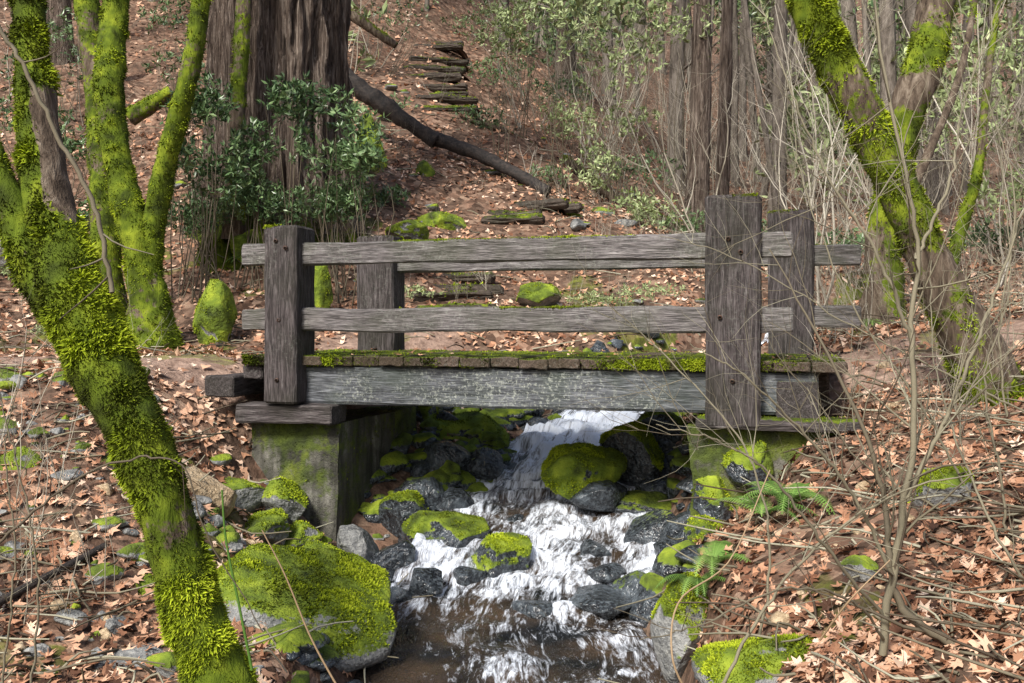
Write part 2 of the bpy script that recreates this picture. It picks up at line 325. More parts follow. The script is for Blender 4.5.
R=[('mossy_boulder',303,628,6.3,186,122,M_ROCK,.5,3,26000),('boulder',357,548,7.9,44,44,M_ROCK,.1,5,0),('mossy_boulder',408,522,8.6,56,42,M_WET,.75,6,2500),
('mossy_boulder',450,540,8.2,80,46,M_WET,.65,7,5000),('mossy_boulder',500,566,7.7,70,46,M_WET,.6,8,4000),('boulder',440,470,9.5,54,42,M_WET,.1,9,0),
('boulder',482,470,9.6,40,32,M_WET,.2,10,0),('mossy_boulder',468,441,10.2,66,44,M_WET,.8,11,4000),('mossy_boulder',545,430,11.3,46,28,M_WET,.7,12,2000),
('mossy_boulder',580,470,8.9,74,60,M_WET,.92,13,16000),('mossy_boulder',630,460,9.3,72,56,M_WET,.88,114,11000),('mossy_boulder',668,446,9.8,60,54,M_WET,.85,15,6000),
('boulder',600,498,8.7,60,26,M_WET,.1,113,0),
('boulder',660,545,8.,84,52,M_WET,.15,16,0),('boulder',636,508,8.8,80,34,M_WET,.35,17,0),('boulder',552,562,8.,40,24,M_WET,0,18,0),
('boulder',198,496,7.7,58,50,M_TAN,.05,19,0),('mossy_boulder',285,506,8.3,48,44,M_ROCK,.7,20,2000),('mossy_boulder',262,535,7.9,54,36,M_ROCK,.8,21,2500),
('mossy_boulder',12,480,6.8,46,48,M_ROCK,.8,22,2500),('boulder',232,572,6.9,70,32,M_ROCK,.1,23,0),('mossy_boulder',140,602,6.,46,46,M_ROCK,.7,24,2500),
('mossy_boulder',682,632,5.9,60,84,M_ROCK,.8,25,7000),('mossy_boulder',792,678,4.7,150,54,M_ROCK,.75,26,15000),('boulder',812,380,8.9,30,44,M_TAN,.1,27,0),
('mossy_boulder',945,497,5.6,56,50,M_ROCK,.8,28,3500),('boulder',35,414,7.8,40,18,M_ROCK,.2,29,0),('boulder',52,432,7.6,30,20,M_ROCK,.2,30,0),
('mossy_boulder',212,312,11.6,40,74,M_ROCK,.92,31,7000),('mossy_boulder',535,298,13.4,42,22,M_ROCK,.92,32,2500),('mossy_boulder',547,232,16.5,38,14,M_ROCK,.92,33,1200),
('mossy_boulder',424,182,18.2,20,34,M_ROCK,.92,34,1200),('mossy_boulder',444,224,16,50,18,M_ROCK,.9,35,1500),('mossy_boulder',320,290,12.6,26,50,M_ROCK,.92,36,2000),
('mossy_boulder',250,250,14,44,34,M_ROCK,.9,37,2000),('mossy_boulder',410,232,15,40,22,M_ROCK,.9,38,1500),('mossy_boulder',370,150,15.2,30,56,M_ROCK,.92,39,2500),
('mossy_boulder',425,430,10.4,44,48,M_WET,.8,40,2000),('boulder',425,584,7.3,44,28,M_WET,.1,41,0),('boulder',392,562,7.8,46,34,M_WET,.1,42,0),
('mossy_boulder',235,470,8.6,60,40,M_ROCK,.8,43,2400),('boulder',112,628,5.6,36,24,M_ROCK,.1,44,0),('boulder',140,664,5.4,70,26,M_ROCK,.05,45,0),
('boulder',535,612,7.,50,20,M_WET,0,46,0),('boulder',598,604,7.,70,24,M_WET,.1,47,0),('mossy_boulder',5,250,13.5,40,40,M_ROCK,.8,48,1500),('mossy_boulder',75,275,13,30,30,M_ROCK,.9,49,1500),
('boulder',705,560,7.4,64,60,M_WET,.4,50,0),('boulder',860,570,5.1,30,22,M_ROCK,.3,51,0),
('boulder',420,500,9.,60,36,M_WET,.3,52,0),('boulder',455,505,8.9,46,30,M_WET,.1,53,0),('mossy_boulder',400,470,10.2,60,60,M_WET,.8,54,2500),('boulder',510,425,11.5,44,30,M_WET,.2,55,0),
('boulder',500,446,10.6,36,24,M_WET,.2,56,0),('boulder',612,500,9.,40,22,M_WET,.1,57,0),('boulder',665,500,9.,60,40,M_WET,.3,58,0),('mossy_boulder',690,470,9.8,50,60,M_WET,.8,59,2000),
('boulder',640,590,7.2,50,30,M_WET,.2,60,0),('boulder',655,612,6.8,50,36,M_WET,.3,61,0),('boulder',400,600,7.2,36,24,M_WET,.1,62,0),('boulder',470,580,7.5,34,20,M_WET,.0,63,0),
('boulder',560,530,8.5,36,22,M_WET,0,64,0),('boulder',530,470,9.9,34,24,M_WET,0,65,0),('mossy_boulder',240,500,8.2,50,40,M_ROCK,.8,66,1800),('boulder',205,540,7.4,50,30,M_ROCK,.2,67,0),
('mossy_boulder',300,540,8.1,40,30,M_ROCK,.8,68,1200),('boulder',75,500,7.,34,22,M_TAN,.1,69,0),('mossy_boulder',320,560,7.6,50,30,M_ROCK,.6,70,1500),('boulder',378,520,8.9,40,36,M_WET,.2,71,0),
('mossy_boulder',715,505,7.35,44,44,M_WET,.8,72,2400),('mossy_boulder',748,470,7.4,50,46,M_WET,.85,73,3000),('mossy_boulder',706,545,7.1,46,40,M_WET,.8,74,1800),
('boulder',590,555,7.9,40,22,M_WET,0,75,0),('boulder',515,528,8.6,34,20,M_WET,0,76,0),('boulder',610,575,7.5,40,22,M_WET,0,77,0)]
for q in R: rock(q[0],q[1],q[2],q[3],q[4],q[5],q[6],q[7],q[8],tuft=q[9])
def stones(name,n,xr,yr,cond,s0,s1,mat,mossp):
    V=[];F=[];A=[];k=0;c=0; shp=[rockshape(3,200+i,.78) for i in range(8)]
    X=rng.uniform(*xr,n*8); Y=rng.uniform(*yr,n*8); Z,dd=G(X,Y,True); ok=np.where(cond(X,Y,dd))[0][:n]
    for i in ok:
        v,f=shp[rng.integers(8)]; s=s0+(s1-s0)*rng.random()**2.5; a=rng.uniform(0,6.28); ca,sa=math.cos(a),math.sin(a)
        v=v*np.array([s,s*rng.uniform(.6,1),s*rng.uniform(.4,.8)])@np.array([[ca,sa,0],[-sa,ca,0],[0,0,1]])
        N=nrm(v); V.append(v+np.array([X[i],Y[i],Z[i]+s*.1])); F.append(f+k); k+=len(v)
        mz=(rng.random()<mossp); A.append(np.clip(sstep(-.3,.5,N[:,2])*mz,0,1))
    make(name,np.vstack(V),[np.vstack(F)],mat,None,{'moss':np.concatenate(A)})
stones('stream_stones',620,(-1.6,2.8),(5.2,13),lambda x,y,d:(d>-.25)&(d<.55)&((y>6.5)|(x<0)),.05,.24,M_WET,.5)
stones('stream_stones',200,(-1.4,.2),(8.8,11.5),lambda x,y,d:(d>.1)&(d<1.2),.06,.26,M_WET,.8)
stones('bank_stones',280,(-4.6,-.9),(4.6,8.6),lambda x,y,d:(d>.2)&(y<8.7),.03,.15,M_ROCK,.6)
stones('gravel_bar',120,(-4.,4.),(4.6,9.),lambda x,y,d:(d>.2)&(d<2.2),.02,.08,M_TAN,.05)
stones('hillside_stones',90,(-6,4),(12.5,24),lambda x,y,d:(d>.5),.06,.25,M_ROCK,.9)
# ------------------------------------------------------------------ bridge
B0=np.array([-1.89,8.5,0]); U=np.array([.9625,-.271,0]); Vv=np.array([.271,.9625,0]); Z=np.array([0,0,1.])
def BP(s,t_,z): return B0+U*s+Vv*t_+Z*z
bridge=group('wooden_footbridge')
def timber(name,p0,p1,yax,h_y,h_z,mat,moss=.2,seed=0,tuft=0,ch=.014,parent=bridge,wear=1.,tlen=.014):
    p0=np.array(p0,float);p1=np.array(p1,float); ln=np.linalg.norm(p1-p0); X=(p1-p0)/ln; Y=nrm(np.array(yax,float)-X*np.dot(yax,X)); Zx=np.cross(X,Y)
    def side(a,b,n): return [tuple(np.array(a)*(1-q/n)+np.array(b)*q/n) for q in range(n+1)]
    y,z=h_y/2,h_z/2; nn=4
    sec=side((-y,-z+ch),(-y,z-ch),nn)+side((-y+ch,z),(y-ch,z),nn)+side((y,z-ch),(y,-z+ch),nn)+side((y-ch,-z),(-y+ch,-z),nn)
    sec=np.array(sec); n=max(int(ln/.05),6); x=np.linspace(0,ln,n); x=np.concatenate([[0],[ch],x[1:-1],[ln-ch],[ln]])
    V=[]
    for i,a in enumerate(x):
        q=sec.copy()
        if i in (0,len(x)-1): q[:,0]=np.sign(q[:,0])*(np.abs(q[:,0])-ch*.8); q[:,1]=np.sign(q[:,1])*(np.abs(q[:,1])-ch*.8)
        V.append(np.column_stack([np.full(len(q),a),q]))
    V=np.vstack(V); w=wear*(.015*fbm(V*np.array([1,4,4])+seed*9.7,2.,3)+.010*fbm(V*np.array([1,14,14])+seed,3,2))
    d=np.zeros_like(V); d[:,1:]=nrm(V[:,1:]); V=V+d*w[:,None]
    ms=len(sec); F=grid_faces(len(x),ms,True)
    c0=V[:ms].mean(0); c1=V[-ms:].mean(0); k=len(V); V=np.vstack([V,c0,c1]); j=np.arange(ms)
    T=np.vstack([np.stack([np.full(ms,k),(j+1)%ms,j],-1),np.stack([np.full(ms,k+1),len(V)-2-ms+j,len(V)-2-ms+(j+1)%ms],-1)])
    M=np.stack([X,Y,Zx],1); WV=V@M.T+p0; N=vnormals(WV,[F,T])
    if (N[:len(N)-2]*(WV[:len(N)-2]-p0-np.outer((WV[:len(N)-2]-p0)@X,X))).sum()<0: F=F[:,::-1]; T=T[:,::-1]; N=-N
    mm=np.clip(moss*(.35+.9*sstep(.3,.9,N[:,2]))+.35*fbm(WV+seed,1.6,3)*(moss>0),0,1)
    ob=make(name,V,[F,T],mat,parent,{'moss':mm},smooth=False)
    ob.matrix_local=Matrix([[*M[0],p0[0]],[*M[1],p0[1]],[*M[2],p0[2]],[0,0,0,1]])
    if tuft: tufts('moss_'+name,WV,F,np.where((mm>.42)&(N[:,2]>-.3),mm,0)+1e-6*(N[:,2]>.5),tuft,tlen,parent,.35,.1,.0)
    return ob
timber('near_left_post',BP(0,0,-.70),BP(0,0,.79),U,.31,.36,M_POST,.34,1,1500,ch=.02)
timber('near_right_post',BP(3.69,.02,-.80),BP(3.69,.02,.925),U,.40,.34,M_POST,.38,2,2400,ch=.022)
timber('far_left_post',BP(.115,1.69,-.45),BP(.115,1.69,.84),U,.40,.32,M_POST,.34,3,600,ch=.02)
timber('far_right_post',BP(4.10,1.78,-.5),BP(4.10,1.78,.985),U,.40,.34,M_POST,.42,4,1600,ch=.022)
timber('near_top_rail',BP(-.42,-.03,.555),BP(4.12,-.03,.555),Vv,.09,.185,M_RAIL,.38,5,3200)
timber('near_lower_rail',BP(-.42,-.03,.0),BP(4.12,-.03,.0),Vv,.09,.185,M_RAIL,.32,6,1500)
timber('far_top_rail',BP(-.1,1.66,.57),BP(4.7,1.72,.58),Vv,.09,.185,M_RAIL,.42,7,2400)
timber('far_lower_rail',BP(-.1,1.66,.03),BP(4.7,1.72,.03),Vv,.09,.185,M_RAIL,.36,8,1400)
timber('near_beam',BP(-.25,.10,-.545),BP(4.3,.10,-.545),Vv,.2,.32,M_BEAM,.14,9,0,ch=.02)
timber('far_beam',BP(-.25,1.62,-.545),BP(4.5,1.62,-.545),Vv,.2,.32,M_BEAM,.1,10,0,ch=.02)
timber('mid_beam',BP(-.25,.85,-.555),BP(4.4,.85,-.555),Vv,.2,.3,M_DECK,.1,11,0,ch=.02)
s=-.42; k=0
while s<4.5:
    w=rng.uniform(.22,.27); o=rng.uniform(-.035,.02)
    ob=timber('deck_plank_%d'%k,BP(s+w/2,-.035+o,-.343+rng.uniform(-.005,.005)),BP(s+w/2,1.78+o,-.343),U,w-.006,.078,M_DECK,.38+.3*rng.random(),20+k,260,ch=.008,tlen=.013)
    s+=w; k+=1
gs=np.linspace(-.42,4.5,300); FV=np.array([BP(a,-.05+.012*math.sin(a*9),z) for z in np.linspace(-.375,-.295,6) for a in gs])
fw=np.clip(.6+1.3*fbm(FV,1.7,3),0,1); FF=grid_faces(6,300)
tufts('moss_deck_edge',FV,FF,fw,12000,.018,bridge,.35,.3,-.04)
timber('left_sill',BP(-.45,.02,-.79),BP(.45,.02,-.79),Vv,.3,.16,M_POST,.1,60,0)
timber('left_sleeper',BP(-.62,-.1,-.57),BP(-.62,1.7,-.57),U,.28,.18,M_POST,.12,61,0)
timber('left_upper_sleeper',BP(-.36,-.0,-.45),BP(-.36,1.6,-.45),U,.2,.12,M_POST,.35,62,300)
timber('right_sill',BP(4.15,-.02,-.60),BP(4.15,1.7,-.60),U,.3,.3,M_POST,.5,63,900)
timber('right_cap',BP(3.42,.0,-.765),BP(4.6,.0,-.765),Vv,.28,.085,M_POST,.6,66,900)
def block(name,s0,s1,t0,t1,z0,z1,moss,tuft,batter=.06,rg=.028):
    n=36; P=[];F=[];k=0
    def face(a,b,c):
        nonlocal k
        g=np.linspace(0,1,n); X=a+g[:,None,None]*b+g[None,:,None]*c; P.append(X.reshape(-1,3)); F.append(grid_faces(n,n)+k); k+=n*n
    a=np.array([s0,t0,z0]); ds=np.array([s1-s0,0,0]);dt=np.array([0,t1-t0,0]);dz=np.array([0,0,z1-z0])
    face(a,ds,dz);face(a+dt,dz,ds);face(a,dz,dt);face(a+ds,dt,dz);face(a+dz,ds,dt)
    P=np.vstack(P); F=np.vstack(F); h=(P[:,2]-z0)/(z1-z0); P[:,1]+= -(1-h)*batter*(P[:,1]<(t0+t1)/2); 
    W=B0+P[:,:1]*U+P[:,1:2]*Vv+P[:,2:]*Z; W=W+rg*np.stack([fbm(W,2.5,4),fbm(W+9,2.5,4),fbm(W+5,2.5,4)],-1)
    mm=np.clip(moss+.6*fbm(W,1.6,3)+.2*(h>.85),0,1)
    g=group(name); make('concrete',W,[F],M_CONC,g,{'moss':mm})
    if tuft: tufts('moss',W,F,np.where(mm>.5,mm,0)+1e-9,tuft,.018,g,.35,.3,-.12)
block('left_bridge_abutment',-.38,.45,.02,1.8,-2.3,-.872,.43,4500)
block('right_bridge_abutment',3.36,4.7,-.02,1.8,-2.3,-.81,.66,12000,rg=.07)
def bolt(p,n,r=.018):
    V,Rn,F=tube([p-n*.01,p+n*.006,p+n*.010],[r,r,r*.6],8); return V,F
t=NT('rusty_iron'); M_IRON=t.fin(t.ramp(t.noise(t.coord(),40,3),[(.3,(.02,.015,.012)),(.7,(.10,.05,.03))]),.6)
mb=MB()
for (s,tf,zz) in [(-.03,-.185,.66),(.06,-.185,.60),(.0,-.185,.0),(3.66,-.155,.60),(3.75,-.155,.5),(3.69,-.155,-.45),(3.6,-.155,.02),(-.02,-.185,-.5)]:
    V,F=bolt(BP(s,tf,zz),-Vv); mb.add(V,F)
mb.out('bolts',M_IRON,bridge)
# ------------------------------------------------------------------ trees
def trunk(part,pts,r,parent,mat=M_BARK,sides=28,moss=.75,tuft=0,tl=.03,lump=.16,bare=None,tb=0.,k=1.):
    pts=[S(*p) for p in pts]; L_=sum(np.linalg.norm(pts[i+1]-pts[i]) for i in range(len(pts)-1)); m=max(int(L_/.04),12)
    P=catmull(pts,m); Rr=np.maximum(catmull(np.array([[q,0,0] for q in r]),m)[:,0]*k,.01)
    V,N,F=tube(P,Rr,sides); rad=np.repeat(Rr,sides)
    V=V+N*(rad*(lump*fbm(V,2.2/np.sqrt(Rr.mean()/.15),3)+.22*fbm(V*np.array([1,1,.5]),9,3)))[:,None]
    mm=np.clip(moss+.85*fbm(V+3,2.4,4),0,1)
    if bare is not None: mm=mm*bare(V,N)
    ob=make(part,V,[F],mat,parent,{'moss':mm})
    if tuft: tufts('moss_'+part,V,F,np.where(mm>.46,mm,0)+1e-9,tuft,tl,parent,.2,.45,tb)
    return ob
g=group('mossy_maple_tree')
trunk('trunk',[(240,760,4.6),(212,668,4.6),(174,545,4.6),(144,450,4.6),(108,375,4.65),(78,310,4.7),(56,240,4.8),(42,160,4.9),(34,80,5.),(28,0,5.1),(22,-200,5.4),(0,-500,6)],
  [.26,.18,.145,.15,.17,.185,.16,.13,.115,.105,.09,.06],g,tuft=115000,tl=.025,moss=.97,k=.80,bare=lambda V,N:1-.95*sstep(.0,.25,N[:,0]+.3*fbm(V,5,2))*sstep(.45,.65,V[:,2]+.2*fbm(V,4,2))*(1-sstep(1.05,1.25,V[:,2])))
trunk('limb',[(95,350,4.7),(45,285,4.75),(10,205,4.8),(-30,100,4.9),(-70,-60,5.1)],[.13,.11,.09,.07,.05],g,tuft=15000,tl=.024,moss=.85,k=.85)
g=group('mossy_maple_tree')
trunk('trunk',[(152,362,11.6),(150,320,11.6),(147,285,11.6),(136,235,11.6),(119,170,11.7),(109,100,11.8),(112,40,12),(118,-30,12.2),(120,-300,13)],[.50,.34,.27,.22,.2,.2,.19,.18,.1],g,tuft=26000,tl=.033,moss=.80,k=.82)
trunk('limb',[(146,280,11.6),(156,210,11.6),(172,140,11.5),(186,85,11.4),(200,10,11.4),(212,-150,11.4)],[.17,.16,.14,.13,.12,.09],g,tuft=10000,tl=.03,moss=.75,k=.82)
trunk('back_stem',[(112,345,12.3),(106,260,12.3),(103,180,12.4),(97,90,12.6),(86,0,12.8),(70,-200,13)],[.28,.22,.2,.19,.18,.12],g,tuft=9000,tl=.033,moss=.75,k=.82,tb=-.08)
g=group('mossy_sapling_tree')
trunk('trunk',[(233,240,14),(235,180,14),(237,120,14),(242,40,14),(246,-60,14),(250,-300,14)],[.2,.14,.13,.13,.12,.08],g,tuft=2500,tl=.035,moss=.5,k=.85,tb=-.1)
g=group('mossy_leaning_tree')
trunk('trunk',[(1022,455,7.),(1003,405,7.),(985,372,7.),(956,315,7.),(926,255,7.),(900,195,7.),(870,130,7.),(838,65,7.),(808,0,7.),(765,-90,7.1),(690,-250,7.4)],
  [.32,.26,.22,.18,.165,.16,.155,.15,.14,.13,.09],g,tuft=46000,tl=.028,moss=.62,tb=.03,k=.9)
trunk('limb',[(905,205,7.),(930,150,7.2),(958,80,7.5),(975,0,7.8),(990,-100,8)],[.04,.03,.028,.022,.015],g,tuft=900,tl=.018,moss=.3)
g=group('mossy_alder_tree')
trunk('trunk',[(882,345,10.5),(884,290,10.5),(880,245,10.5),(890,190,10.5),(905,120,10.5),(925,60,10.6),(936,0,10.8),(955,-150,11)],[.3,.22,.19,.19,.2,.21,.2,.14],g,tuft=11000,tl=.033,moss=.55,k=.9,tb=-.06)
trunk('side_stem',[(930,345,11),(950,270,11),(965,215,11),(978,170,11),(990,60,11.3),(1010,-80,12)],[.12,.1,.09,.07,.05,.03],g,tuft=2500,tl=.03,moss=.6,k=.75)
# redwood
g=group('redwood_tree'); c=S(280,225,15.4)
nz,na=150,260; zz=np.concatenate([np.linspace(-1.2,5,110),np.linspace(5.2,24,40)]); th=np.linspace(0,2*np.pi,na,endpoint=False)
TH,ZZ=np.meshgrid(th,zz); cx=np.stack([np.cos(TH)*2,np.sin(TH)*2,ZZ*.16],-1).reshape(-1,3); rr=1.04*(1-ZZ*.014)+.55*np.exp(-(ZZ+.3)/.9).clip(0,1.3)*.8
rid=1-np.abs(fbm(cx*2.2,1,3)).reshape(TH.shape)*2; rf=fbm(np.stack([np.cos(TH)*13,np.sin(TH)*13,ZZ*1.3],-1).reshape(-1,3),1,4).reshape(TH.shape)
rr=rr*(1+.12*rid-.08)+.16*rf+.10*np.exp(-ZZ.clip(0)/1.0)*np.cos(TH*7+1)
RV=np.stack([c[0]+rr*np.cos(TH),c[1]+rr*np.sin(TH),1.1+ZZ],-1).reshape(-1,3)
RF=grid_faces(nz,na,True); mm=np.clip(.7*np.exp(-ZZ.ravel().clip(0)/.8)+.35*fbm(RV,1.3,3),0,1)
make('trunk',RV,[RF],M_REDW,g,{'moss':mm}); tufts('moss',RV,RF,np.where((mm>.45)&(RV[:,2]<3),mm,0),6000,.04,g,.3,.3,-.12)
for (b,d,r) in [(697,20,.22),(722,22,.15),(560,30,.22),(365,30,.3),(60,24,.3),(20,27,.25)]:
    g=group('conifer_tree'); x,y=(b-512)/1000*d,d; z=float(G([x],[y])[0])-.4
    P=np.array([[x,y,z]])+np.linspace(0,1,60)[:,None]*np.array([.1,.2,16]); P[:,0]+=.1*np.sin(np.linspace(0,5,60)+b); V,N,F=tube(P,r*(1.0-.5*np.linspace(0,1,60))+r*.5*np.exp(-np.linspace(0,16,60)),18)
    V=V+N*(r*.2*fbm(V*np.array([1,1,.3]),6,3))[:,None]; make('trunk',V,[F],M_REDW,g,{'moss':np.clip(.15+.5*fbm(V,1,2),0,1)})
# logs
def log(name,a,b_,r,moss=.3,tuft=0,mat=M_BARK,sag=0,clamp=True):
    g=group(name); p0,p1=S(*a),S(*b_); mid=(p0+p1)/2+np.array([0,0,sag]); P=catmull([p0,mid,p1],60)
    if a[2]>9 and clamp: P[:,2]=np.minimum(P[:,2],G(P[:,0],P[:,1])+r*1.3); P[:,2]=np.convolve(np.pad(P[:,2],8,mode='edge'),np.ones(17)/17,'valid')
    V,N,F=tube(P,np.linspace(r,r*.75,60),20)
    V=V+N*(r*.3*fbm(V,4,3))[:,None]; mm=np.clip(moss+.3*N[:,2]+.4*fbm(V,2,3),0,1); j=np.arange(20)
    k=len(V); V=np.vstack([V,P[0],P[-1]]); N2=np.append(mm,[0,0]); T=np.vstack([np.stack([np.full(20,k),(j+1)%20,j],-1),np.stack([np.full(20,k+1),k-20+j,k-20+(j+1)%20],-1)])
    make('wood',V,[F,T],mat,g,{'moss':N2})
    if tuft: tufts('moss',V,F,np.where(N2>.5,N2,0)+1e-9,tuft,.03,g)
t=NT('charred_bark'); a=t.noise(t.coord(),12,4,.7); M_CHAR=t.fin(t.ramp(a,[(.35,(.006,.005,.005)),(.7,(.05,.038,.032))]),.8,t.bump(a,.8,.03))
log('fallen_log',(340,74,19.5),(436,142,19.2),.19,.15,0,M_CHAR,clamp=False); log('fallen_log',(425,135,19.4),(548,192,18.2),.14,.1,0,M_CHAR,.1,clamp=False)
log('fallen_log',(338,5,19),(396,46,19),.10,.3,500,clamp=False); log('fallen_log',(130,118,16),(172,92,16),.14,.6,900,clamp=False)
log('fallen_log',(-20,165,16),(60,140,16),.12,.5,600); log('fallen_branch',(-20,612,5.5),(105,546,6.2),.03,.1,0,M_CHAR); log('fallen_branch',(-10,432,7.2),(108,452,7.3),.022,0,0)
log('fallen_log',(560,120,21),(680,175,21),.12,.4,400); log('fallen_branch',(470,110,22),(560,160,22),.06,.1,0); log('fallen_branch',(390,70,22),(330,20,22),.06,.1,0)
# trail steps
g=group('trail_steps'); k=0
for (b,e,d,w) in [(455,306,13.2,80),(445,298,13.6,84),(462,289,14.,78),(455,280,14.4,66),(505,230,16.4,64),(517,222,16.8,64),(540,214,17.2,64),(552,207,17.6,54),
   (450,118,22.4,60),(444,108,23,64),(438,98,23.8,66),(434,88,24.6,66),(430,78,25.4,66),(432,69,26.2,62),(434,60,27,58),(438,52,27.8,54),(440,45,28.6,52)]:
    p=S(b,e,d); hw=w/2000*d*rng.uniform(.85,1.1); p[0]+=rng.uniform(-.15,.15); zg=float(G([p[0]],[p[1]])[0]); z_=zg+.05+rng.uniform(-.02,.02); yaw=rng.uniform(-.15,.15)
    timber('riser_%d'%k,(p[0]-hw,p[1]-yaw,z_+rng.uniform(-.05,.03)),(p[0]+hw,p[1]+yaw,z_+rng.uniform(-.05,.03)),(0,1,0),.16,.16,M_STEP,.3+.4*rng.random(),80+k,260,ch=.05,parent=g,wear=4,tlen=.03)
    n=12; gxx,gyy=np.meshgrid(np.linspace(-hw*1.1,hw*1.1,n),np.linspace(.04,.66,n)); tv=np.stack([p[0]+gxx.ravel(),p[1]+gyy.ravel(),z_+.04+0*gxx.ravel()],-1); tv[:,2]+=.04*fbm(tv,5,2)
    tv[:,2]-= .30*sstep(.7,1.1,np.abs(gxx.ravel())/hw)
    make('tread_%d'%k,tv,[grid_faces(n,n)],M_GROUND,g,{'path':np.full(n*n,.8),'moss':np.full(n*n,.2),'wet':np.zeros(n*n)}); k+=1
# ------------------------------------------------------------------ twigs
def branch(mb,p,d,ln,r,lev,sides,up=.15,wig=.28,kids=(3,6),tint=.5):
    n=max(4,int(ln/.12)) if lev>0 else 4; n=min(n,10); P=[p]; q=d.copy(); 
    for i in range(n):
        q=nrm(q+rng.normal(0,wig,3)*.5+np.array([0,0,up*.3])); P.append(P[-1]+q*ln/n)
    P=np.array(P); R_=np.linspace(r,r*.35,len(P)); V,_,F=tube(P,R_,sides); mb.add(V,F,float(np.clip(tint+rng.normal(0,.15),0,1)))
    if lev>0:
        for _ in range(rng.integers(*kids)):
            i=rng.integers(1,len(P)); b=nrm(P[min(i,len(P)-1)]-P[i-1]); dd=nrm(b+rng.normal(0,.55,3)); branch(mb,P[i],dd,ln*rng.uniform(.35,.65),R_[i]*.6,lev-1,sides,up,wig,kids,tint)
def stem(mb,pts,r0,r1,kids=8,kl=.5,tint=.6,lev=1,sides=6):
    P=catmull([S(*q) for q in pts],40); R_=np.linspace(r0,r1,40); P=P+.004*rng.normal(0,1,P.shape); V,_,F=tube(P,R_,sides); mb.add(V,F,tint)
    for _ in range(kids):
        i=rng.integers(6,39); b=nrm(P[i]-P[i-1]); branch(mb,P[i],nrm(b+rng.normal(0,.6,3)),kl*rng.uniform(.5,1.3),max(R_[i]*.45,.002),lev,4,tint=tint)
mb=MB()
stem(mb,[(882,655,4.2),(893,570,4.2),(905,500,4.2),(915,420,4.2),(911,330,4.25),(918,250,4.3),(905,170,4.3),(880,50,4.4),(870,-60,4.5)],.018,.005,20,.6,.5)
stem(mb,[(1000,700,4.),(965,655,4.1),(925,628,4.15),(900,605,4.2),(889,560,4.2),(885,500,4.25),(860,420,4.3),(815,330,4.4),(770,250,4.6)],.026,.003,16,.6,.25)
stem(mb,[(893,575,4.2),(850,490,4.1),(800,430,4.),(742,375,3.9),(690,345,3.9)],.009,.002,13,.5,.5)
stem(mb,[(905,500,4.2),(950,410,4.3),(985,320,4.5),(1020,220,4.7),(1050,100,5)],.012,.003,14,.6,.5)
stem(mb,[(885,620,4.2),(820,540,4.),(765,470,3.9),(715,440,3.9),(655,425,3.9)],.008,.002,11,.45,.45)
stem(mb,[(911,340,4.25),(880,260,4.2),(830,180,4.2),(790,90,4.2),(760,0,4.3)],.009,.002,14,.5,.55)
stem(mb,[(915,260,4.3),(950,180,4.3),(965,100,4.4),(1000,0,4.5)],.009,.002,14,.5,.55)
stem(mb,[(885,640,4.2),(850,600,4.),(780,590,3.8),(700,625,3.7),(640,640,3.6)],.007,.002,8,.35,.3)
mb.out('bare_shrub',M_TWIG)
for pp,kk in [([(1060,640,4.4),(1000,540,4.4),(960,450,4.6),(935,360,4.8),(930,260,5)],10),([(1010,560,5),(1000,470,5),(985,380,5),(1010,280,5),(1000,150,5.2)],12),([(720,690,4.2),(770,600,4.2),(850,520,4.1),(940,480,4.),(1040,470,4.)],9),
  ([(760,640,5),(770,540,5),(740,440,5),(660,350,5.1),(600,300,5.2)],10),([(1040,420,6),(960,380,6),(860,330,6),(740,260,6),(660,235,6)],14),([(980,520,5.5),(930,420,5.5),(850,300,5.5),(800,170,5.6),(790,60,5.8)],14),
  ([(1010,450,6.5),(1000,330,6.5),(1015,200,6.6),(980,80,6.8),(940,-20,7)],14)]:
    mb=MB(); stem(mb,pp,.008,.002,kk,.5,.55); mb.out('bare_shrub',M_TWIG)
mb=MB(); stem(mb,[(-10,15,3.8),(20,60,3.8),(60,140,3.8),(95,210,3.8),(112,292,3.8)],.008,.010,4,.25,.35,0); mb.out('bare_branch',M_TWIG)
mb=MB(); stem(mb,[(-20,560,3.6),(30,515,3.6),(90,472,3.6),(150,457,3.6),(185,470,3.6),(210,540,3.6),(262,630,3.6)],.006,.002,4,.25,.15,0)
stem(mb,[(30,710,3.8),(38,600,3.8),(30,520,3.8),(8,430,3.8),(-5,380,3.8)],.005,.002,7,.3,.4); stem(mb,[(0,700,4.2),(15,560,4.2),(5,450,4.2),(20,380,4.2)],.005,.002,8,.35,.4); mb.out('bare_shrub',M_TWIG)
t=NT('green_stem'); M_GS=t.fin((.07,.16,.02),.5)
mb=MB(); V,_,F=tube(catmull([S(252,670,3.9),S(240,610,3.9),S(226,540,3.9),S(222,490,3.9)],20),np.linspace(.006,.004,20),8); mb.add(V,F); mb.out('horsetail_stem',M_GS)
t=NT('dry_stalk'); M_DS=t.fin((.30,.21,.12),.6)
mb=MB(); 
for pts in [[(345,700,3.4),(312,640,3.4),(285,575,3.4),(262,530,3.4)],[(690,700,3.),(672,655,3.),(680,600,3.1),(730,560,3.2),(770,470,3.3)],[(820,640,3.3),(850,600,3.2),(890,560,3.2)]]:
    V,_,F=tube(catmull([S(*q) for q in pts],24),np.linspace(.004,.002,24),6); mb.add(V,F)
mb.out('dry_grass_stalks',M_DS)
def variant(h,nst,lev,r,kids=(3,6),spread=.35,tint=.5):
    mb=MB()
    for _ in range(nst):
        branch(mb,rng.normal(0,.08,3)*np.array([1,1,0]),nrm(np.array([rng.normal(0,spread),rng.normal(0,spread),1])),h*rng.uniform(.7,1.1),r,lev,3,.35,.25,kids,tint)
    return mb.data()
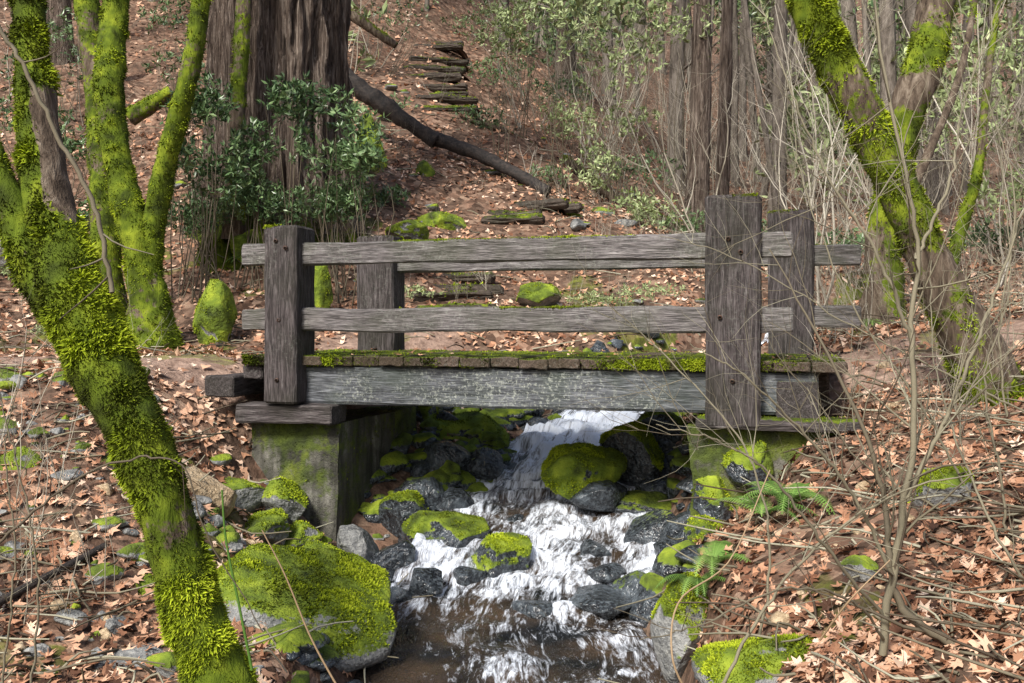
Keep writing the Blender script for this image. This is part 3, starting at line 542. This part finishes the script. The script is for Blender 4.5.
def scatter(gname,variants,pts,smin,smax,mat):
    mb=MB(); P=np.array(pts); Zs=G(P[:,0],P[:,1])
    for i,(x,y) in enumerate(pts):
        V,F,A=variants[i%len(variants)]; s=rng.uniform(smin,smax); a=rng.uniform(0,6.28); ca,sa=math.cos(a),math.sin(a)
        W=V@np.array([[ca,sa,0],[-sa,ca,0],[0,0,1]])*np.array([s,s,s*rng.uniform(.85,1.2)])+np.array([x,y,Zs[i]-.05]); mb.add(W,F[4],np.clip(A+rng.normal(0,.15),0,1))
    mb.out(gname,mat)
def rp(n,b0,b1,d0,d1,minpath=.5,edge=.5):
    out=[]
    while len(out)<n:
        d=rng.uniform(d0,d1,200); x=(rng.uniform(b0,b1,200)-512)/1000*d
        zz,dd=G(x,d,True); ok=(dd>edge)&(pathd(x,d)>minpath); out+=list(zip(x[ok],d[ok]))
    return out[:n]
vs=[variant(2.6,3,3,.015,(3,5)) for _ in range(6)]
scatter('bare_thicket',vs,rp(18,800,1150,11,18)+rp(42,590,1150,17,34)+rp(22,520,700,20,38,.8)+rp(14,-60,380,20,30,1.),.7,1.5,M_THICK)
vs2=[variant(1.,3,2,.006,(3,5)) for _ in range(5)]
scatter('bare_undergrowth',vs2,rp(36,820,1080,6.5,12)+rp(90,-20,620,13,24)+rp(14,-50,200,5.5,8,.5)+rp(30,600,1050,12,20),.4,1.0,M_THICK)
# distant trees
mb=MB()
def ftree(x,y,h,r,sides=8,limbs=6,lean=.06,tint=.15):
    z=float(G([x],[y])[0])-.3; n=12; P=np.array([[x,y,z]])+np.linspace(0,1,n)[:,None]*np.array([rng.normal(0,lean)*h,rng.normal(0,lean)*h,h]); P[:,:2]+=np.cumsum(rng.normal(0,.012*h/8,(n,2)),0)
    R_=r*np.linspace(1,.45,n); R_[0]*=1.4; V,N,F=tube(P,R_,sides); mb.add(V,F,tint)
    for _ in range(limbs):
        i=rng.integers(2,n-1); a=rng.uniform(0,6.28); branch(mb,P[i],nrm(np.array([math.cos(a),math.sin(a),.5])),rng.uniform(1,3),R_[i]*.28,1,3,.1,.3,(3,6),.1)
for (x,y) in rp(60,540,1120,24,62)+rp(26,360,560,30,55)+rp(16,-60,330,22,40): ftree(x,y,rng.uniform(10,20),rng.uniform(.06,.24)*(1 if y<40 else 1.5),7,6,tint=rng.uniform(-.1,.4))
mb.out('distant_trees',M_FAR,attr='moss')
# ------------------------------------------------------------------ leafy bushes
M_BUSH=mat_leaf('evergreen_leaf',[(0,(.02,.05,.016)),(.5,(.09,.16,.06)),(1,(.22,.32,.14))],.35,.5)
M_PALE=mat_leaf('pale_leaf',[(0,(.12,.16,.055)),(.5,(.27,.34,.15)),(1,(.50,.57,.31))],.6,.3)
def bush(name,centers,n,leaf,mat,parent=None,per=7,stem_=True):
    g=parent or group(name); C=[];mbb=MB()
    for (x,y,z,rx,ry,rz) in centers:
        q=nrm(rng.normal(0,1,(n,3)))*rng.random((n,1))**.45*np.array([rx,ry,rz])+np.array([x,y,z]); C.append(q)
        if stem_:
            base=np.array([x,y,float(G([x],[y])[0])])
            for e in q[rng.choice(n,min(n,6))]:
                P=catmull([base+rng.normal(0,.15,3)*np.array([1,1,0]),(base+e)/2+rng.normal(0,.12,3),e],7); V,_,F=tube(P,np.linspace(.010,.003,7),4); mbb.add(V,F,.2)
    C=np.vstack(C); C=C[fbm(C,1.6,2)>-.25]; K=len(C)
    P=np.repeat(C,per,0); axis=np.repeat(nrm(rng.normal(0,.6,(K,3))+np.array([0,-.1,.6])),per,0)
    d=nrm(nrm(rng.normal(0,1,P.shape))+axis*.55); sd=nrm(np.cross(d,axis+rng.normal(0,.1,P.shape))); nn=np.cross(d,sd); l=leaf*(.6+.7*rng.random((len(P),1)))
    Vt=np.stack([P+d*l*.1,P+d*l*.55+sd*l*.17,P+d*l*1.1-nn*l*.12,P+d*l*.55-sd*l*.17],1).reshape(-1,3)
    tn=np.clip(.45+.4*fbm(P,1.5,2)+rng.normal(0,.2,len(P)),0,1)
    make('leaves',Vt,[np.arange(len(P)*4).reshape(-1,4)],mat,g,{'tint':np.repeat(tn,4)},smooth=False)
    if stem_: mbb.out('stems',M_TWIG,g)
def C(b,e,d,rx,ry,rz): return (*S(b,e,d),rx,ry,rz)
bush('rhododendron_bush',[C(340,125,13.2,.65,.5,.5),C(295,100,13.3,.5,.4,.3),C(362,160,13,.3,.4,.25),C(320,150,13.2,.4,.4,.4)],150,.10,M_BUSH)
bush('rhododendron_bush',[C(205,105,13,.4,.4,.4),C(215,165,13,.5,.4,.45),C(185,130,13.2,.3,.3,.5),C(255,150,13.4,.35,.4,.4)],140,.10,M_BUSH)
bush('evergreen_huckleberry_bush',[C(295,205,13.4,.9,.4,.3),C(345,200,13.3,.45,.4,.3),C(250,190,13.4,.5,.4,.35),C(200,215,13.6,.5,.4,.3)],280,.075,M_BUSH)
bush('leafy_shrub',[C(560,20,19,1.1,.9,.7),C(610,60,19,1.,.9,.6),C(500,35,19,.8,.7,.5),C(670,20,20,1.,.9,.6),C(520,0,22,1.2,.9,.6)],150,.11,M_PALE)
bush('leafy_shrub',[C(640,212,18,.7,.5,.4),C(590,170,19,.6,.5,.5),C(625,120,20,.9,.6,.5),C(570,120,20,.7,.6,.4)],130,.10,M_PALE)
bush('leafy_shrub',[C(960,120,15,.9,.8,.6),C(1010,60,15,.8,.8,.6),C(1010,190,13,.5,.5,.4)],100,.10,M_PALE)
bush('salal_groundcover',[C(700,225,19,.9,.6,.3),C(760,235,17,.7,.5,.25),C(850,245,15,.8,.5,.25),C(1000,235,13.5,.7,.4,.25),C(20,120,17,1.,.5,.4),C(70,145,16,.7,.5,.3),C(400,15,25,1.2,.8,.6),C(30,60,19,1.2,.8,.7),C(480,120,22,.8,.5,.3),C(60,30,21,1.,.8,.6),C(380,200,16.5,.6,.4,.25),C(480,210,18,.6,.4,.2),C(15,200,15,.6,.5,.35),C(80,220,14.5,.6,.4,.25),C(560,90,24,1,.6,.4)],110,.10,M_BUSH)
bush('salal_groundcover',[C(500,70,26,1.0,.7,.4),C(390,110,22,.7,.5,.3),C(550,180,19.5,.7,.5,.3),C(180,60,20,.8,.6,.5),C(180,10,22,1.,.8,.6),C(530,50,26,1.1,.7,.5),C(480,20,30,1.2,.8,.6),C(640,170,22,.9,.6,.5)],110,.11,M_BUSH)
bush('mossy_groundcover',[C(60,330,12,.5,.4,.08),C(400,292,13.4,.6,.3,.08),C(600,300,13.4,.6,.3,.1),C(20,270,13.5,.6,.4,.1),C(650,290,13,.5,.3,.1),C(500,180,19,.5,.4,.12)],90,.05,M_PALE,stem_=False)
cs=[]
for (x,y) in rp(50,540,1120,24,60)+rp(14,330,560,30,55)+rp(12,-60,330,24,40): 
    z=float(G([x],[y])[0]); h=rng.uniform(.5,9); cs.append((x,y,z+h,rng.uniform(1.2,2.6),rng.uniform(1,2),rng.uniform(.8,2.2)))
bush('distant_foliage',cs,75,.32,M_PALE,None,7,False)
cs=[(x,y,float(G([x],[y])[0])+rng.uniform(1,8),rng.uniform(1.,2.2),1.5,rng.uniform(1,2.5)) for (x,y) in rp(20,540,1120,28,60)]
bush('distant_conifers',cs,70,.3,M_BUSH,None,7,False)
# ------------------------------------------------------------------ ferns
M_FERN=mat_leaf('fern_leaf',[(0,(.04,.09,.02)),(.5,(.11,.21,.04)),(1,(.24,.36,.09))],.5,.3)
def fern(name,p,n,ln,az0=0,az1=6.28):
    V=[];T=[]
    for _ in range(n):
        a=rng.uniform(az0,az1); L_=ln*rng.uniform(.7,1.1); h=np.array([math.cos(a),math.sin(a),0]); sd=np.array([-h[1],h[0],0]); tl=rng.uniform(.2,.8)
        u=np.linspace(0,1,26); P=p+h*(L_*u*.85)[:,None]+np.array([0,0,1])*(L_*(.9*u-.85*u**2))[:,None]
        for i in range(2,26):
            w=L_*.17*math.sin(math.pi*min(1,(u[i]*.93+.07))**.75)+.008
            dd=P[i]-P[i-1]; 
            for sg in (-1,1):
                b=P[i]; e=b+sd*sg*w+dd*.8-np.array([0,0,w*.25]); V+= [b-dd*.42,b+dd*.42,e]; T+=[tl,tl,min(1,tl+.2)]
        for i in range(25): V+=[P[i]+sd*.003,P[i]-sd*.003,P[i+1]]; T+=[.9]*3
    V=np.array(V); make(name,V,[np.arange(len(V)).reshape(-1,3)],M_FERN,None,{'tint':np.array(T)},smooth=False)
for (b,e,d,n,l) in [(790,500,6.4,13,.5),(762,512,6.3,10,.42),(712,560,6.1,11,.42),(698,580,6.,9,.36),(870,290,10.5,8,.5),(640,215,16.5,10,.7),(250,215,14,9,.5),(840,180,14,8,.6)]:
    p=S(b,e,d); z=float(G([p[0]],[p[1]])[0]); p[2]=max(z,p[2]-.03) if d<8 else z; fern('sword_fern',p,n,l)
# ------------------------------------------------------------------ leaf litter
M_LEAF=mat_leaf('dead_maple_leaf',[(0,(.05,.025,.016)),(.25,(.20,.09,.05)),(.5,(.44,.235,.14)),(.75,(.64,.415,.285)),(1,(.78,.62,.49))],.7,.25)
def leaves(name,X,Y,size,zoff=.01,m=14,Zf=None,parent=None):
    n=len(X); e=.05
    if Zf is None: Z0=G(X,Y); zx=(G(X+e,Y)-Z0)/e; zy=(G(X,Y+e)-Z0)/e
    else: Z0=np.full(n,Zf); zx=zy=np.zeros(n)
    N=nrm(np.stack([-zx,-zy,np.ones(n)],-1)+rng.normal(0,.36 if Zf is None else .12,(n,3))); a=nrm(np.cross(N,rng.normal(0,1,(n,3)))); b=np.cross(N,a)
    th=np.linspace(0,2*np.pi,m,endpoint=False); base=np.array([1.15,.45,.95,.40,.75,.5,.38,.30,.38,.5,.75,.40,.95,.45]) if m==14 else np.array([1.1,.5,.9,.45,.35,.45,.9,.5])
    s=(size*(.4+.75*rng.random(n)))[:,None]; rad=base[None]*(1+rng.normal(0,.14,(n,m)))*s*.5
    curl=rng.uniform(-.25,.9,(n,1)); asp=rng.uniform(.5,1.,(n,1)); x=rad*np.cos(th); y=rad*np.sin(th)*asp; zz=curl*(y**2)/s*1.8+rng.uniform(-.3,.6,(n,1))*x*np.abs(x)/s
    Cc=np.stack([X,Y,Z0+zoff+.03*rng.random(n)*(Zf is None)],-1)
    P=Cc[:,None]+a[:,None]*x[...,None]+b[:,None]*y[...,None]+N[:,None]*zz[...,None]
    V=np.concatenate([Cc[:,None],P],1).reshape(-1,3); k=np.arange(n)[:,None]*(m+1); j=np.arange(m)[None]
    T=np.stack([k+0*j,k+1+j,k+1+(j+1)%m],-1).reshape(-1,3)
    tn=np.clip(.49+.4*fbm(Cc,.9,3)+rng.normal(0,.25,n),0,1); tn=np.repeat(tn,m+1)
    make(name,V,[T],M_LEAF,parent,{'tint':tn},smooth=False)
def lpts(n,y0,y1,pw=1.):
    y=y0*(y1/y0)**rng.random(n)
    x=(rng.uniform(-120,1150,n)-512)/1000*y; _,dd=G(x,y,True); pdn=pathd(x,y); Pn=np.stack([x,y,0*x],-1)
    inb=((x-B0[0])*U[0]+(y-B0[1])*U[1]); tb=((x-B0[0])*Vv[0]+(y-B0[1])*Vv[1])
    ok=(dd>.15+.25*rng.random(n))&((pdn>.6)|(rng.random(n)<.18))&~((inb>-.4)&(inb<4.5)&(tb>-.1)&(tb<1.8))
    left=(x<-.6)&(y<8.6); ok&=~left|(rng.random(n)<.6)|(fbm(Pn,1.5,2)>.06)
    ok&=(fbm(Pn,1.1,3)>-.28)|(rng.random(n)<.35)
    return x[ok],y[ok]
x,y=lpts(19000,3.2,8.5); leaves('fallen_leaves',x,y,.125)
x,y=lpts(28000,8,20); leaves('fallen_leaves',x,y,.13,m=8)
x,y=lpts(17000,18,42); leaves('fallen_leaves',x,y,.19,m=8)
q=[BP(a,b,0) for a,b in zip(rng.uniform(-.2,4.3,70),rng.uniform(0.,1.6,70))]; leaves('fallen_leaves_on_deck',np.array([p[0] for p in q]),np.array([p[1] for p in q]),.11,.008,14,-.295,bridge)
mb=MB(); x,y=lpts(3000,3.5,22); zz=G(x,y)
for i in range(len(x)):
    a=rng.uniform(0,6.28); l=rng.uniform(.12,.7); p=np.array([x[i],y[i],zz[i]+.02]); q=p+l*np.array([math.cos(a),math.sin(a),0])
    q[2]=p[2]+rng.uniform(-.02,.12); P=catmull([p,(p+q)/2+rng.normal(0,.03,3),q],5); V,_,F=tube(P,np.linspace(.007,.003,5)*(1+y[i]*.04),4); mb.add(V,F,rng.uniform(0,1))
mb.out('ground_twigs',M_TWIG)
# ------------------------------------------------------------------ light & camera
SA,SE=210,44
W=D.worlds.new('World'); SC.world=W; W.use_nodes=True; nt=W.node_tree
sky=nt.nodes.new('ShaderNodeTexSky'); sky.sky_type='NISHITA'; sky.sun_disc=False; sky.sun_elevation=math.radians(SE); sky.sun_rotation=math.radians(SA)
sky.air_density=1.; sky.dust_density=4.
nt.links.new(sky.outputs[0],nt.nodes['Background'].inputs[0]); nt.nodes['Background'].inputs[1].default_value=.15
sl=D.lights.new('sun','SUN'); sl.energy=5.0; sl.angle=math.radians(12); sl.color=(1,.955,.88); so=D.objects.new('sun',sl); link(so)
az=math.radians(SA); el=math.radians(SE); dv=Vector((math.sin(az)*math.cos(el),math.cos(az)*math.cos(el),math.sin(el))); so.rotation_euler=dv.to_track_quat('Z','Y').to_euler()
cam=D.cameras.new('camera'); cam.sensor_width=36; cam.lens=36*1000/1024; cam.shift_y=-21.5/1024; cam.clip_end=1500; co=D.objects.new('camera',cam); link(co); co.rotation_euler=(math.radians(90),0,0); SC.camera=co
SC.view_settings.view_transform='Standard'; SC.view_settings.look='None'; SC.view_settings.exposure=0
print('verts',sum(len(m.vertices) for m in D.meshes))
